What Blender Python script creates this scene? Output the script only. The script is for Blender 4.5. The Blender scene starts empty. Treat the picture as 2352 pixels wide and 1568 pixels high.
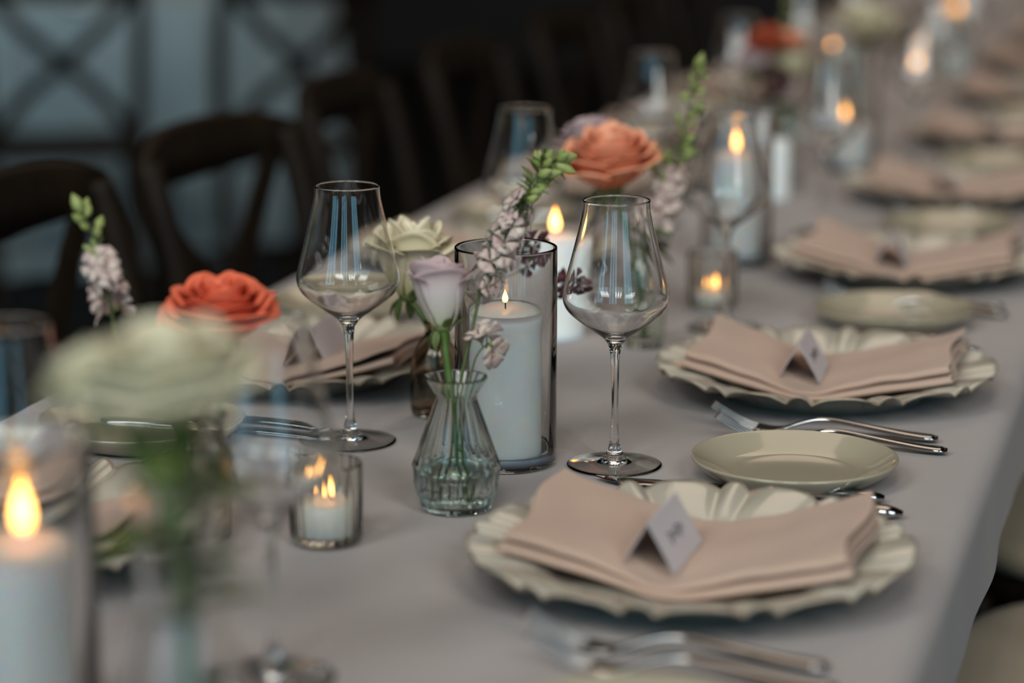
import bpy, bmesh, math, random
from mathutils import Vector, Matrix, Quaternion
random.seed(7)
PI = math.pi
sc = bpy.context.scene
COL = sc.collection
TZ = 0.75                       # table top height; the table plan is laid out in centimetres

# ------------------------------------------------------------------ camera
def make_camera():
    cd = bpy.data.cameras.new('camera'); co = bpy.data.objects.new('camera', cd); COL.objects.link(co)
    cd.sensor_width = 36.0; cd.lens = 87.25
    th = math.radians(12.129); psi = math.radians(16.02)
    co.location = (0, 0, TZ + 0.52)
    co.rotation_euler = (PI/2 - th, 0, psi)
    cd.dof.use_dof = True; cd.dof.focus_distance = 1.985; cd.dof.aperture_fstop = 2.3
    cd.clip_start = 0.02; cd.clip_end = 60
    sc.camera = co
make_camera()

# ------------------------------------------------------------------ world, lights, exposure
w = bpy.data.worlds.new('world'); sc.world = w; w.use_nodes = True
bg = w.node_tree.nodes['Background']
bg.inputs[0].default_value = (0.45, 0.62, 0.75, 1); bg.inputs[1].default_value = 0.02
vs = sc.view_settings
vs.view_transform = 'Standard'; vs.look = 'None'; vs.exposure = 0.0; vs.gamma = 1.0; vs.use_curve_mapping = False
sc.cycles.max_bounces = 16; sc.cycles.transmission_bounces = 16; sc.cycles.glossy_bounces = 5
sc.cycles.diffuse_bounces = 3; sc.cycles.caustics_reflective = False
sc.cycles.sample_clamp_indirect = 16.0

def area(name, loc, rot, sx, sy, power, color):
    l = bpy.data.lights.new(name, 'AREA'); l.shape = 'RECTANGLE'; l.size = sx; l.size_y = sy
    l.energy = power; l.color = color
    o = bpy.data.objects.new(name, l); COL.objects.link(o); o.location = loc; o.rotation_euler = rot
    return o
WIN_Y = -2.4
WINDOWS = [(-3.4, -1.4), (-0.7, 0.85), (2.1, 4.9)]
WZ0, WZM, WZ1 = 0.6, 3.15, 6.4   # sill, transom, head of the tall windows
SKY_HIGH = 11.5                  # bright evening sky through the upper lights
SKY_LOW = 2.3                    # blue dusk through the lower lights
MUL = 0.14
for (xa, xb) in WINDOWS:
    n = 3
    pw = (xb - xa - MUL*(n+1)) / n
    for k in range(n):
        cxx = xa + MUL + pw/2 + k*(pw+MUL)
        for (z0, z1, L, c) in ((WZM+0.07, WZ1, SKY_HIGH, (0.93, 0.97, 0.95)), (WZ0, WZM-0.07, SKY_LOW, (0.30, 0.73, 1.0))):
            area('window_daylight', (cxx, WIN_Y+0.02, (z0+z1)/2), (-PI/2, 0, PI), pw, z1-z0, L*PI*pw*(z1-z0), c)
ROOF_L = 1.5                     # soft warm light through the roof light above the far table
area('roof_light', (-0.9, 5.9, 5.4), (0, 0, 0), 2.6, 5.6, ROOF_L*PI*2.6*5.6, (1.0, 0.78, 0.60))

# ------------------------------------------------------------------ materials
MATS = {}
def _mat(name):
    m = bpy.data.materials.new(name); m.use_nodes = True
    nt = m.node_tree; b = nt.nodes['Principled BSDF']
    MATS[name] = m
    return m, nt, b
def noise_mix(nt, c1, c2, scale, detail=3, coord='Object', rough=0.6, stretch=None):
    tc = nt.nodes.new('ShaderNodeTexCoord'); n = nt.nodes.new('ShaderNodeTexNoise')
    n.inputs['Scale'].default_value = scale; n.inputs['Detail'].default_value = detail; n.inputs['Roughness'].default_value = rough
    src = tc.outputs[coord]
    if stretch:
        mp = nt.nodes.new('ShaderNodeMapping'); mp.inputs['Scale'].default_value = stretch
        nt.links.new(src, mp.inputs[0]); src = mp.outputs[0]
    nt.links.new(src, n.inputs['Vector'])
    r = nt.nodes.new('ShaderNodeValToRGB')
    r.color_ramp.elements[0].position = 0.32; r.color_ramp.elements[1].position = 0.7
    r.color_ramp.elements[0].color = (*c1, 1); r.color_ramp.elements[1].color = (*c2, 1)
    nt.links.new(n.outputs[0], r.inputs[0])
    return r.outputs[0], n, src
def bump(nt, b, height, strength=0.2, dist=0.001):
    bp = nt.nodes.new('ShaderNodeBump'); bp.inputs['Strength'].default_value = strength; bp.inputs['Distance'].default_value = dist
    nt.links.new(height, bp.inputs['Height']); nt.links.new(bp.outputs[0], b.inputs['Normal'])
def mat(name, c1, c2=None, rough=0.5, metal=0.0, scale=20, spec=0.5, bstr=0.0, bscale=None, bdist=0.001, coat=0, sheen=0, sss=0, trans=0, stretch=None):
    m, nt, b = _mat(name)
    if c2 is None: c2 = tuple(min(1, v*1.06) for v in c1)
    col, n, src = noise_mix(nt, c1, c2, scale, stretch=stretch)
    nt.links.new(col, b.inputs['Base Color'])
    b.inputs['Roughness'].default_value = rough; b.inputs['Metallic'].default_value = metal
    b.inputs['Specular IOR Level'].default_value = spec
    if coat: b.inputs['Coat Weight'].default_value = coat; b.inputs['Coat Roughness'].default_value = 0.05
    if sheen: b.inputs['Sheen Weight'].default_value = sheen
    if sss:
        b.inputs['Subsurface Weight'].default_value = 1.0; b.inputs['Subsurface Scale'].default_value = sss
        b.inputs['Subsurface Radius'].default_value = (1.0, 0.6, 0.35)
    if bstr:
        n2 = nt.nodes.new('ShaderNodeTexNoise'); n2.inputs['Scale'].default_value = bscale or scale*4; n2.inputs['Detail'].default_value = 4
        nt.links.new(src, n2.inputs['Vector']); bump(nt, b, n2.outputs[0], bstr, bdist)
    return m
def weave(name, c1, c2, scale=900, rough=0.85, sheen=0.15, bstr=0.25):
    m, nt, b = _mat(name)
    col, n, src = noise_mix(nt, c1, c2, 6)
    nt.links.new(col, b.inputs['Base Color'])
    b.inputs['Roughness'].default_value = rough; b.inputs['Specular IOR Level'].default_value = 0.25; b.inputs['Sheen Weight'].default_value = sheen
    hs = []
    for d in ('X', 'Y'):
        wv = nt.nodes.new('ShaderNodeTexWave'); wv.bands_direction = d; wv.inputs['Scale'].default_value = scale; wv.inputs['Distortion'].default_value = 0.6
        nt.links.new(src, wv.inputs['Vector']); hs.append(wv.outputs['Fac'])
    mx = nt.nodes.new('ShaderNodeMath'); mx.operation = 'ADD'
    nt.links.new(hs[0], mx.inputs[0]); nt.links.new(hs[1], mx.inputs[1])
    bump(nt, b, mx.outputs[0], bstr, 0.0003)
    return m
def glass(name, color=(1, 1, 1), rough=0.0, ior=1.47):
    m, nt, b = _mat(name)
    nt.nodes.remove(b)
    g = nt.nodes.new('ShaderNodeBsdfGlass'); g.inputs['Roughness'].default_value = rough; g.inputs['IOR'].default_value = ior
    g.inputs['Color'].default_value = (*color, 1)
    nt.links.new(g.outputs[0], nt.nodes['Material Output'].inputs[0])
    return m
def emit_grad(name, stops, strength):
    m, nt, b = _mat(name)
    nt.nodes.remove(b)
    tc = nt.nodes.new('ShaderNodeTexCoord'); sp = nt.nodes.new('ShaderNodeSeparateXYZ'); nt.links.new(tc.outputs['Generated'], sp.inputs[0])
    r = nt.nodes.new('ShaderNodeValToRGB')
    els = r.color_ramp.elements
    while len(els) < len(stops): els.new(0.5)
    for e, (p, c) in zip(els, stops): e.position = p; e.color = (*c, 1)
    nt.links.new(sp.outputs['Z'], r.inputs[0])
    e = nt.nodes.new('ShaderNodeEmission'); nt.links.new(r.outputs[0], e.inputs[0]); e.inputs[1].default_value = strength
    nt.links.new(e.outputs[0], nt.nodes['Material Output'].inputs[0])
    return m

weave('cloth', (0.395, 0.335, 0.315), (0.42, 0.357, 0.335))
weave('napkin', (0.545, 0.36, 0.27), (0.59, 0.40, 0.305), scale=700, bstr=0.3)
weave('blue_cloth', (0.25, 0.345, 0.385), (0.28, 0.375, 0.42))
weave('cushion', (0.46, 0.345, 0.23), (0.50, 0.38, 0.26))
mat('ceramic', (0.405, 0.34, 0.24), (0.43, 0.365, 0.26), rough=0.12, scale=8, coat=0.3)
mat('charger', (0.475, 0.415, 0.33), (0.52, 0.46, 0.375), rough=0.13, scale=14, coat=0.3)
mat('trim_glaze', (0.10, 0.065, 0.04), (0.42, 0.33, 0.22), rough=0.3, scale=60)
mat('silver', (0.42, 0.41, 0.40), (0.47, 0.46, 0.45), rough=0.09, metal=1.0, scale=30)
mat('card', (0.58, 0.51, 0.51), (0.61, 0.54, 0.54), rough=0.8, scale=30)
mat('ink', (0.02, 0.02, 0.022), rough=0.6)
mat('wax', (0.965, 0.96, 0.88), (0.98, 0.975, 0.90), rough=0.42, scale=20, sss=0.012)
mat('wick', (0.02, 0.015, 0.012), rough=0.9)
glass('clear_glass', (0.995, 0.998, 0.996))
glass('vase_glass', (0.965, 0.985, 0.975))
glass('green_glass', (0.94, 0.965, 0.935))
glass('votive_glass', (0.97, 0.97, 0.95))
glass('smoky_glass', (0.78, 0.74, 0.68))
glass('water', (0.96, 0.98, 0.97), ior=1.33)
mat('wood', (0.008, 0.005, 0.003), (0.019, 0.011, 0.006), rough=0.5, spec=0.15, scale=9, stretch=(6, 6, 1), bstr=0.1, bscale=30)
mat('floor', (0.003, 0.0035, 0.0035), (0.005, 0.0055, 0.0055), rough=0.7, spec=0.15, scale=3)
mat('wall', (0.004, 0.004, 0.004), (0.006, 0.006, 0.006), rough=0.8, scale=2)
mat('ceiling', (0.03, 0.03, 0.03), rough=0.9, scale=2)
mat('frame', (0.03, 0.03, 0.03), rough=0.5)
mat('table_wood', (0.12, 0.08, 0.05), (0.18, 0.12, 0.08), rough=0.5, scale=6)
mat('stem', (0.055, 0.10, 0.014), (0.09, 0.15, 0.024), rough=0.45, scale=40)
mat('dark_stem', (0.05, 0.075, 0.015), (0.09, 0.11, 0.025), rough=0.5, scale=40)
mat('leaf', (0.07, 0.10, 0.022), (0.13, 0.16, 0.04), rough=0.5, scale=60)
mat('pale_leaf', (0.21, 0.25, 0.06), (0.34, 0.36, 0.12), rough=0.5, scale=90)
def petal_mat(name, stops, rough=0.6):
    """petal colour from its foot to its edge, with a little mottling"""
    m, nt, b = _mat(name)
    tc = nt.nodes.new('ShaderNodeTexCoord'); sp = nt.nodes.new('ShaderNodeSeparateXYZ'); nt.links.new(tc.outputs['Generated'], sp.inputs[0])
    n = nt.nodes.new('ShaderNodeTexNoise'); n.inputs['Scale'].default_value = 70; nt.links.new(tc.outputs['Object'], n.inputs['Vector'])
    md = nt.nodes.new('ShaderNodeMath'); md.operation = 'MULTIPLY_ADD'; md.inputs[1].default_value = 0.25
    ad = nt.nodes.new('ShaderNodeMath'); ad.operation = 'SUBTRACT'; ad.inputs[1].default_value = 0.125
    nt.links.new(n.outputs[0], md.inputs[0]); nt.links.new(sp.outputs['Z'], md.inputs[2]); nt.links.new(md.outputs[0], ad.inputs[0])
    r = nt.nodes.new('ShaderNodeValToRGB'); els = r.color_ramp.elements
    while len(els) < len(stops): els.new(0.5)
    for e, (p, c) in zip(els, stops): e.position = p; e.color = (*c, 1)
    nt.links.new(ad.outputs[0], r.inputs[0]); nt.links.new(r.outputs[0], b.inputs['Base Color'])
    b.inputs['Roughness'].default_value = rough; b.inputs['Specular IOR Level'].default_value = 0.3
petal_mat('lilac', [(0.0, (0.46, 0.50, 0.24)), (0.25, (0.54, 0.48, 0.39)), (0.6, (0.56, 0.47, 0.44)), (1.0, (0.53, 0.36, 0.36))])
petal_mat('cream_petal', [(0.0, (0.52, 0.50, 0.20)), (0.3, (0.70, 0.62, 0.38)), (1.0, (0.80, 0.69, 0.50))])
petal_mat('yellow_petal', [(0.0, (0.50, 0.48, 0.18)), (0.35, (0.66, 0.59, 0.33)), (1.0, (0.74, 0.65, 0.47))])
petal_mat('coral', [(0.0, (0.48, 0.035, 0.012)), (0.55, (0.72, 0.075, 0.03)), (1.0, (0.86, 0.18, 0.09))], 0.55)
petal_mat('peach', [(0.0, (0.70, 0.14, 0.05)), (0.55, (0.86, 0.22, 0.09)), (1.0, (0.93, 0.42, 0.25))], 0.55)
mat('pink_petal', (0.50, 0.32, 0.29), (0.66, 0.54, 0.45), rough=0.6, scale=120)
mat('burgundy', (0.05, 0.010, 0.016), (0.10, 0.02, 0.03), rough=0.6, scale=80)
mat('red_petal', (0.36, 0.045, 0.02), (0.50, 0.10, 0.03), rough=0.6, scale=50)
emit_grad('flame', [(0.0, (0.10, 0.10, 0.30)), (0.12, (0.9, 0.34, 0.06)), (0.45, (1.0, 0.50, 0.13)), (0.85, (1.0, 0.40, 0.07)), (1.0, (0.9, 0.22, 0.02))], 8.5)

# ------------------------------------------------------------------ helpers (all shapes below in centimetres)
S = 0.01
def T(x, y, z=0.0): return Vector((x*S, y*S, TZ + z*S))
def mesh(name, verts, faces, m, smooth=True, scale=S):
    me = bpy.data.meshes.new(name)
    me.from_pydata([(v[0]*scale, v[1]*scale, v[2]*scale) for v in verts], [], faces)
    me.materials.append(MATS[m]) if m else None
    if smooth: me.polygons.foreach_set('use_smooth', [True]*len(me.polygons))
    me.update()
    return me
def fixn(me):
    bm = bmesh.new(); bm.from_mesh(me); bmesh.ops.recalc_face_normals(bm, faces=bm.faces); bm.to_mesh(me); bm.free(); return me
def obj(name, me, parent=None, loc=None, rotz=0.0):
    o = bpy.data.objects.new(name, me); COL.objects.link(o)
    if parent is not None: o.parent = parent
    if loc is not None: o.location = loc
    if rotz: o.rotation_euler = (0, 0, rotz)
    return o
def tag(o, label=None, cat=None, group=None, kind=None):
    if label: o['label'] = label
    if cat: o['category'] = cat
    if group: o['group'] = group
    if kind: o['kind'] = kind
    return o
def thing(name, label, cat, loc=(0, 0, 0), rotz=0.0, group=None):
    return tag(obj(name, None, None, loc, rotz), label, cat, group)
def copy_tree(o, parent=None):
    c = o.copy(); COL.objects.link(c); c.parent = parent
    for ch in o.children: copy_tree(ch, c)
    return c
class Proto:
    """first use moves the built thing itself, later uses copy it with its parts"""
    def __init__(self, root): self.root = root; self.used = False
    def put(self, loc, rotz, label, group=None, sc_=None):
        o = self.root if not self.used else copy_tree(self.root)
        self.used = True
        o.location = loc; o.rotation_euler = (0, 0, rotz); o['label'] = label
        if group: o['group'] = group
        if sc_: o.scale = (sc_,)*3
        return o

def lathe(prof, n=64, twist=None):
    V, F, rings = [], [], []
    for i, (r, z) in enumerate(prof):
        if r < 1e-5:
            rings.append([len(V)]*n); V.append((0, 0, z))
        else:
            st = len(V); a0 = twist[i]*2*PI/n if twist else 0
            for k in range(n):
                a = 2*PI*k/n + a0; V.append((r*math.cos(a), r*math.sin(a), z))
            rings.append(list(range(st, st+n)))
    for i in range(len(prof)-1):
        A, B = rings[i], rings[i+1]
        for k in range(n):
            q = [A[k], A[(k+1) % n], B[(k+1) % n], B[k]]
            u = []
            for v in q:
                if v not in u: u.append(v)
            if len(u) >= 3: F.append(u)
    return V, F
def smooth_prof(pts, sub=4):
    """Catmull-Rom through the profile points"""
    out = []
    P = [Vector(p) for p in pts]
    for i in range(len(P)-1):
        p0 = P[max(i-1, 0)]; p1 = P[i]; p2 = P[i+1]; p3 = P[min(i+2, len(P)-1)]
        for k in range(sub):
            t = k/sub
            q = 0.5*((2*p1) + (p2-p0)*t + (2*p0-5*p1+4*p2-p3)*t*t + (3*p1-p0-3*p2+p3)*t*t*t)
            out.append((max(q[0], 0), q[1]))
    out.append(tuple(P[-1])); return out
def spline(pts, sub=6):
    P = [Vector(p) for p in pts]; out = []
    for i in range(len(P)-1):
        p0 = P[max(i-1, 0)]; p1 = P[i]; p2 = P[i+1]; p3 = P[min(i+2, len(P)-1)]
        for k in range(sub):
            t = k/sub
            out.append(0.5*((2*p1) + (p2-p0)*t + (2*p0-5*p1+4*p2-p3)*t*t + (3*p1-p0-3*p2+p3)*t*t*t))
    out.append(P[-1]); return out
def tube(path, rad, n=8):
    """rad number or list; capped tube along a path"""
    V, F = [], []
    m = len(path); up = Vector((0.31, 0.2, 0.93))
    for i, p in enumerate(path):
        p = Vector(p); t = (Vector(path[min(i+1, m-1)]) - Vector(path[max(i-1, 0)])).normalized()
        a = t.cross(up)
        if a.length < 1e-3: a = t.cross(Vector((1, 0, 0)))
        a.normalize(); b = t.cross(a)
        r = rad[i] if isinstance(rad, (list, tuple)) else rad
        for k in range(n):
            an = 2*PI*k/n; V.append(p + a*(r*math.cos(an)) + b*(r*math.sin(an)))
    for i in range(m-1):
        for k in range(n): F.append([i*n+k, i*n+(k+1) % n, (i+1)*n+(k+1) % n, (i+1)*n+k])
    F.append(list(range(n))[::-1]); F.append(list(range((m-1)*n, m*n)))
    return V, F
def loft(sections, n=12, power=2.4):
    """sections: (x, y, z, half_width_y, half_thick_z); superellipse sections along X"""
    V, F = [], []
    for (x, y, z, hw, ht) in sections:
        for k in range(n):
            a = 2*PI*k/n; c, s_ = math.cos(a), math.sin(a)
            V.append((x, y + hw*math.copysign(abs(c)**(2/power), c), z + ht*math.copysign(abs(s_)**(2/power), s_)))
    m = len(sections)
    for i in range(m-1):
        for k in range(n): F.append([i*n+k, i*n+(k+1) % n, (i+1)*n+(k+1) % n, (i+1)*n+k])
    F.append(list(range(n))[::-1]); F.append(list(range((m-1)*n, m*n)))
    return V, F
def join(parts):
    V, F = [], []
    for v, f in parts:
        o = len(V); V += list(v); F += [[i+o for i in q] for q in f]
    return V, F
def box(x0, x1, y0, y1, z0, z1):
    V = [(x, y, z) for z in (z0, z1) for y in (y0, y1) for x in (x0, x1)]
    return V, [[0, 2, 3, 1], [4, 5, 7, 6], [0, 1, 5, 4], [1, 3, 7, 5], [3, 2, 6, 7], [2, 0, 4, 6]]
def bevelled(me, off=0.3, seg=2):
    bm = bmesh.new(); bm.from_mesh(me)
    bmesh.ops.bevel(bm, geom=list(bm.edges), offset=off*S, segments=seg, affect='EDGES', profile=0.6)
    bmesh.ops.recalc_face_normals(bm, faces=bm.faces); bm.to_mesh(me); bm.free()
    return me

ORD = ['nearest', 'second', 'third', 'fourth', 'fifth', 'sixth', 'seventh', 'eighth', 'ninth', 'tenth']
def nth(k, end): return ('%s from the camera, ' % (ORD[k] if k else 'nearest')).replace('nearest from', 'nearest to') + end

# ------------------------------------------------------------------ the room
def struct(name, V, F, m, parent=None):
    o = obj(name, fixn(mesh(name, V, F, m, smooth=False, scale=1.0)), parent)
    if parent is None: o['kind'] = 'structure'
    return o
RX0, RX1, RY0, RY1, RZ = -7.6, 6.2, -2.5, 12.0, 7.0
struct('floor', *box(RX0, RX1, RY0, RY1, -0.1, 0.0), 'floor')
struct('ceiling', *join([box(RX0, RX1, RY0, RY1, RZ, RZ+0.1)]), 'ceiling')
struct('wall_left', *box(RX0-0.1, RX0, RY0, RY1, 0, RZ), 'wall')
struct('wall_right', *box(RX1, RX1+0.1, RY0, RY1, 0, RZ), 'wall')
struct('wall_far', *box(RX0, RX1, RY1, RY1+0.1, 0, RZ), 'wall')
wb = [box(RX0, RX1, RY0-0.1, RY0, 0, WZ0), box(RX0, RX1, RY0-0.1, RY0, WZ1, RZ)]
xs = [RX0] + [v for p in WINDOWS for v in p] + [RX1]
for i in range(0, len(xs), 2): wb.append(box(xs[i], xs[i+1], RY0-0.1, RY0, WZ0, WZ1))
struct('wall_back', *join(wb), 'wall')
for i, (xa, xb) in enumerate(WINDOWS):
    n = 3; pw = (xb-xa-0.14*(n+1))/n
    fr = [box(xa, xb, RY0-0.06, RY0+0.06, WZ0, WZ0+0.08), box(xa, xb, RY0-0.06, RY0+0.06, WZ1-0.08, WZ1)]
    fr.append(box(xa, xb, RY0-0.06, RY0+0.06, WZM-0.07, WZM+0.07))
    for k in range(n+1):
        x = xa + k*(pw+0.14); fr.append(box(x, x+0.14, RY0-0.06, RY0+0.06, WZ0, WZ1))
    struct('window_%d' % (i+1), *join(fr), 'frame')

# ------------------------------------------------------------------ the long table and its cloth
TX0, TX1, TY0, TY1 = -100.0, -17.6, 30.0, 820.0
tb = thing('banquet_table', 'long wooden banquet table hidden beneath the pale pink cloth', 'table', (0, 0, 0))
obj('tabletop', bevelled(mesh('tabletop', *box(TX0+0.8, TX1-0.8, TY0+0.8, TY1-0.8, 71.5, 74.5), 'table_wood', smooth=False), 0.3), tb)
for lx in (-70.0, -48.0):
    for ly in (TY0+30, 290, 560, TY1-30):
        obj('leg', mesh('leg', *box(lx-2.5, lx+2.5, ly-2.5, ly+2.5, 0, 71.5), 'table_wood', smooth=False), tb)
def cloth_mesh():
    # cross-section from the left hem over the top to the right hem
    prof = []
    drop = 9.0
    for i in range(9): prof.append((TX0-1.4, -drop + i*(drop-2.2)/8, 0.4*(1.0 - i/8)))
    for i in range(1, 7):
        a = PI - i*PI/2/6; prof.append((TX0+0.8+2.2*math.cos(a), -2.2+2.2*math.sin(a), 0))
    nx = 40
    for i in range(1, nx): prof.append((TX0+0.8 + (TX1-TX0-1.6)*i/nx, 0, 0))
    for i in range(7):
        a = PI/2 - i*PI/2/6; prof.append((TX1-0.8+2.2*math.cos(a), -2.2+2.2*math.sin(a), 0))
    for i in range(1, 9): prof.append((TX1+1.4, -2.2 - i*(drop-2.2)/8, 0.4*i/8))
    ny = 330
    V, F = [], []
    rnd = random.Random(3); ph = [rnd.uniform(0, 6.28) for _ in range(8)]
    for j in range(ny+1):
        y = TY0 + (TY1-TY0)*j/ny
        for (x, z, h) in prof:
            dx = 0
            if h > 0:
                sg = -1 if x < -60 else 1
                wv = math.sin(y*0.16+ph[0]) + 0.6*math.sin(y*0.31+ph[1]) + 0.4*math.sin(y*0.07+ph[2])
                dx = sg*h*(0.6 + 0.5*wv)
            zz = z
            if z > -0.5:
                zz += 0.035*math.sin(x*0.23+y*0.05+ph[3])*math.sin(y*0.11+ph[4]) + 0.02*math.sin(x*0.5-y*0.21+ph[5])
                for (yc, hgt, wd) in ((170.5, 0.06, 0.5), (196.5, 0.05, 0.5), (122, 0.06, 0.7), (262, 0.06, 0.7)):
                    zz += hgt*math.exp(-((y-yc-0.03*(x+50))/wd)**2)
            V.append((x+dx, y, 75 + zz))
    n = len(prof)
    for j in range(ny):
        for i in range(n-1): F.append([j*n+i, j*n+i+1, (j+1)*n+i+1, (j+1)*n+i])
    return fixn(mesh('tablecloth', V, F, 'cloth'))
cl = obj('tablecloth', cloth_mesh())
tag(cl, 'pale pink-grey linen cloth spread over the long banquet table', 'tablecloth')

# ------------------------------------------------------------------ tableware prototypes
def make_wine_glass():
    t = thing('wine_glass', 'x', 'wine glass', (0, 0, 0), 0, 'wine glasses along the long table')
    outer = smooth_prof([(0.42, 9.5), (0.55, 10.1), (0.95, 10.75), (1.95, 11.5), (3.15, 12.4), (3.95, 13.2), (4.27, 14.1), (4.18, 15.1), (3.80, 16.6), (3.28, 18.7), (2.93, 20.2), (2.72, 21.3), (2.68, 22.15)], 5)
    inner = smooth_prof([(0.0, 10.95), (0.5, 11.0), (1.0, 11.2), (1.9, 11.72), (3.0, 12.5), (3.82, 13.28), (4.16, 14.1), (4.08, 15.1), (3.71, 16.6), (3.19, 18.7), (2.84, 20.2), (2.63, 21.3), (2.59, 22.15)], 5)
    KZ = 0.977
    prof = outer + [(2.665, 22.2), (2.635, 22.22), (2.605, 22.2)] + inner[::-1]
    obj('bowl', fixn(mesh('bowl', *lathe([(r, z*KZ) for r, z in prof], 72), 'clear_glass')), t)
    stem = smooth_prof([(0.60, 1.25), (0.46, 1.8), (0.36, 2.4), (0.29, 3.4), (0.275, 5.0), (0.30, 6.8), (0.35, 8.5), (0.42, 9.5)], 5)
    obj('stem', mesh('stem', *lathe([(r, z*KZ) for r, z in stem], 40), 'clear_glass'), t)
    foot = [(0, 0.34), (0.8, 0.30), (1.5, 0.22), (2.4, 0.12), (3.3, 0.035), (3.6, 0.02), (3.77, 0.04), (3.84, 0.09), (3.84, 0.14), (3.75, 0.19), (3.2, 0.24), (2.2, 0.32), (1.5, 0.42), (1.08, 0.56), (0.93, 0.68), (0.98, 0.80), (0.86, 0.95), (0.70, 1.08), (0.60, 1.25)]
    obj('foot', mesh('foot', *lathe([(r, z*KZ) for r, z in smooth_prof(foot, 3)], 64), 'clear_glass'), t)
    return t
def make_bread_plate():
    prof = [(0, 0.55), (3.0, 0.55), (4.9, 0.57), (5.4, 0.64), (5.9, 0.80), (6.7, 1.20), (7.5, 1.62), (7.95, 1.86), (8.12, 1.90), (8.2, 1.82), (8.16, 1.66), (7.8, 1.20), (7.0, 0.62), (6.1, 0.16), (5.6, 0.03), (5.2, 0.02), (5.0, 0.14), (3, 0.14), (0, 0.14)]
    o = obj('bread_plate', fixn(mesh('bread_plate', *lathe(smooth_prof(prof, 3), 96), 'ceramic')))
    return tag(o, 'x', 'plate', 'bread plates along the long table')
NL = 12
def lobe(a):
    """flute height and groove darkness round the rim: one wide and one narrow convex lobe a period"""
    p = (a*NL/(2*PI)) % 1.0
    if p < 0.72: q = p/0.72; return 0.72*(1-abs(2*q-1)**3.0), abs(2*q-1)
    q = (p-0.72)/0.28; return 0.80*(1-abs(2*q-1)**2.2), abs(2*q-1)
def make_charger():
    t = thing('charger_plate', 'x', 'plate', (0, 0, 0), 0, 'charger plates along the long table')
    n = NL*22
    base = [(0, 0.62, 0), (5, 0.62, 0), (8.6, 0.62, 0), (9.4, 0.80, 0.05), (10.1, 1.25, 0.3), (11.2, 1.70, 0.65), (12.5, 2.02, 0.9), (13.8, 2.28, 1.0), (14.7, 2.43, 1.0), (15.15, 2.49, 1.0)]
    under = [(15.2, 2.38, 1.0), (14.7, 2.28, 1.0), (13.4, 2.02, 0.95), (11.6, 1.62, 0.65), (10.2, 0.98, 0.25), (9.4, 0.1, 0), (8.6, 0.0, 0), (8.2, 0.2, 0), (0, 0.2, 0)]
    V, F, rings = [], [], []
    for (r, z, wgt) in base + under:
        if r == 0: rings.append([len(V)]*n); V.append((0, 0, z)); continue
        st = len(V)
        for k in range(n):
            a = 2*PI*k/n; h, g = lobe(a)
            V.append(((r + wgt*0.5*(h-0.3))*math.cos(a), (r + wgt*0.5*(h-0.3))*math.sin(a), z + wgt*(h-0.25)*0.95))
        rings.append(list(range(st, st+n)))
    for i in range(len(rings)-1):
        A, B = rings[i], rings[i+1]
        for k in range(n):
            u = []
            for v in (A[k], A[(k+1) % n], B[(k+1) % n], B[k]):
                if v not in u: u.append(v)
            F.append(u)
    obj('plate', fixn(mesh('plate', V, F, 'charger')), t)
    path = []
    for k in range(n):
        a = 2*PI*k/n; h, g = lobe(a); r = 15.19+0.5*(h-0.3)
        path.append(Vector((r*math.cos(a), r*math.sin(a), 2.44+(h-0.25)*0.95)))
    V, F = [], []; m = 6
    for k, p in enumerate(path):
        out = Vector((p.x, p.y, 0)).normalized(); h, g = lobe(2*PI*k/n)
        rr = 0.05 + 0.09*g**3
        for q in range(m):
            an = 2*PI*q/m; V.append(p + out*(rr*math.cos(an)) + Vector((0, 0, rr*math.sin(an))))
    for k in range(n):
        for q in range(m): F.append([k*m+q, k*m+(q+1) % m, ((k+1) % n)*m+(q+1) % m, ((k+1) % n)*m+q])
    obj('rim_line', fixn(mesh('rim_line', V, F, 'trim_glaze')), t)['label'] = 'worn brown glaze line along the scalloped rim'
    return t
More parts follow.
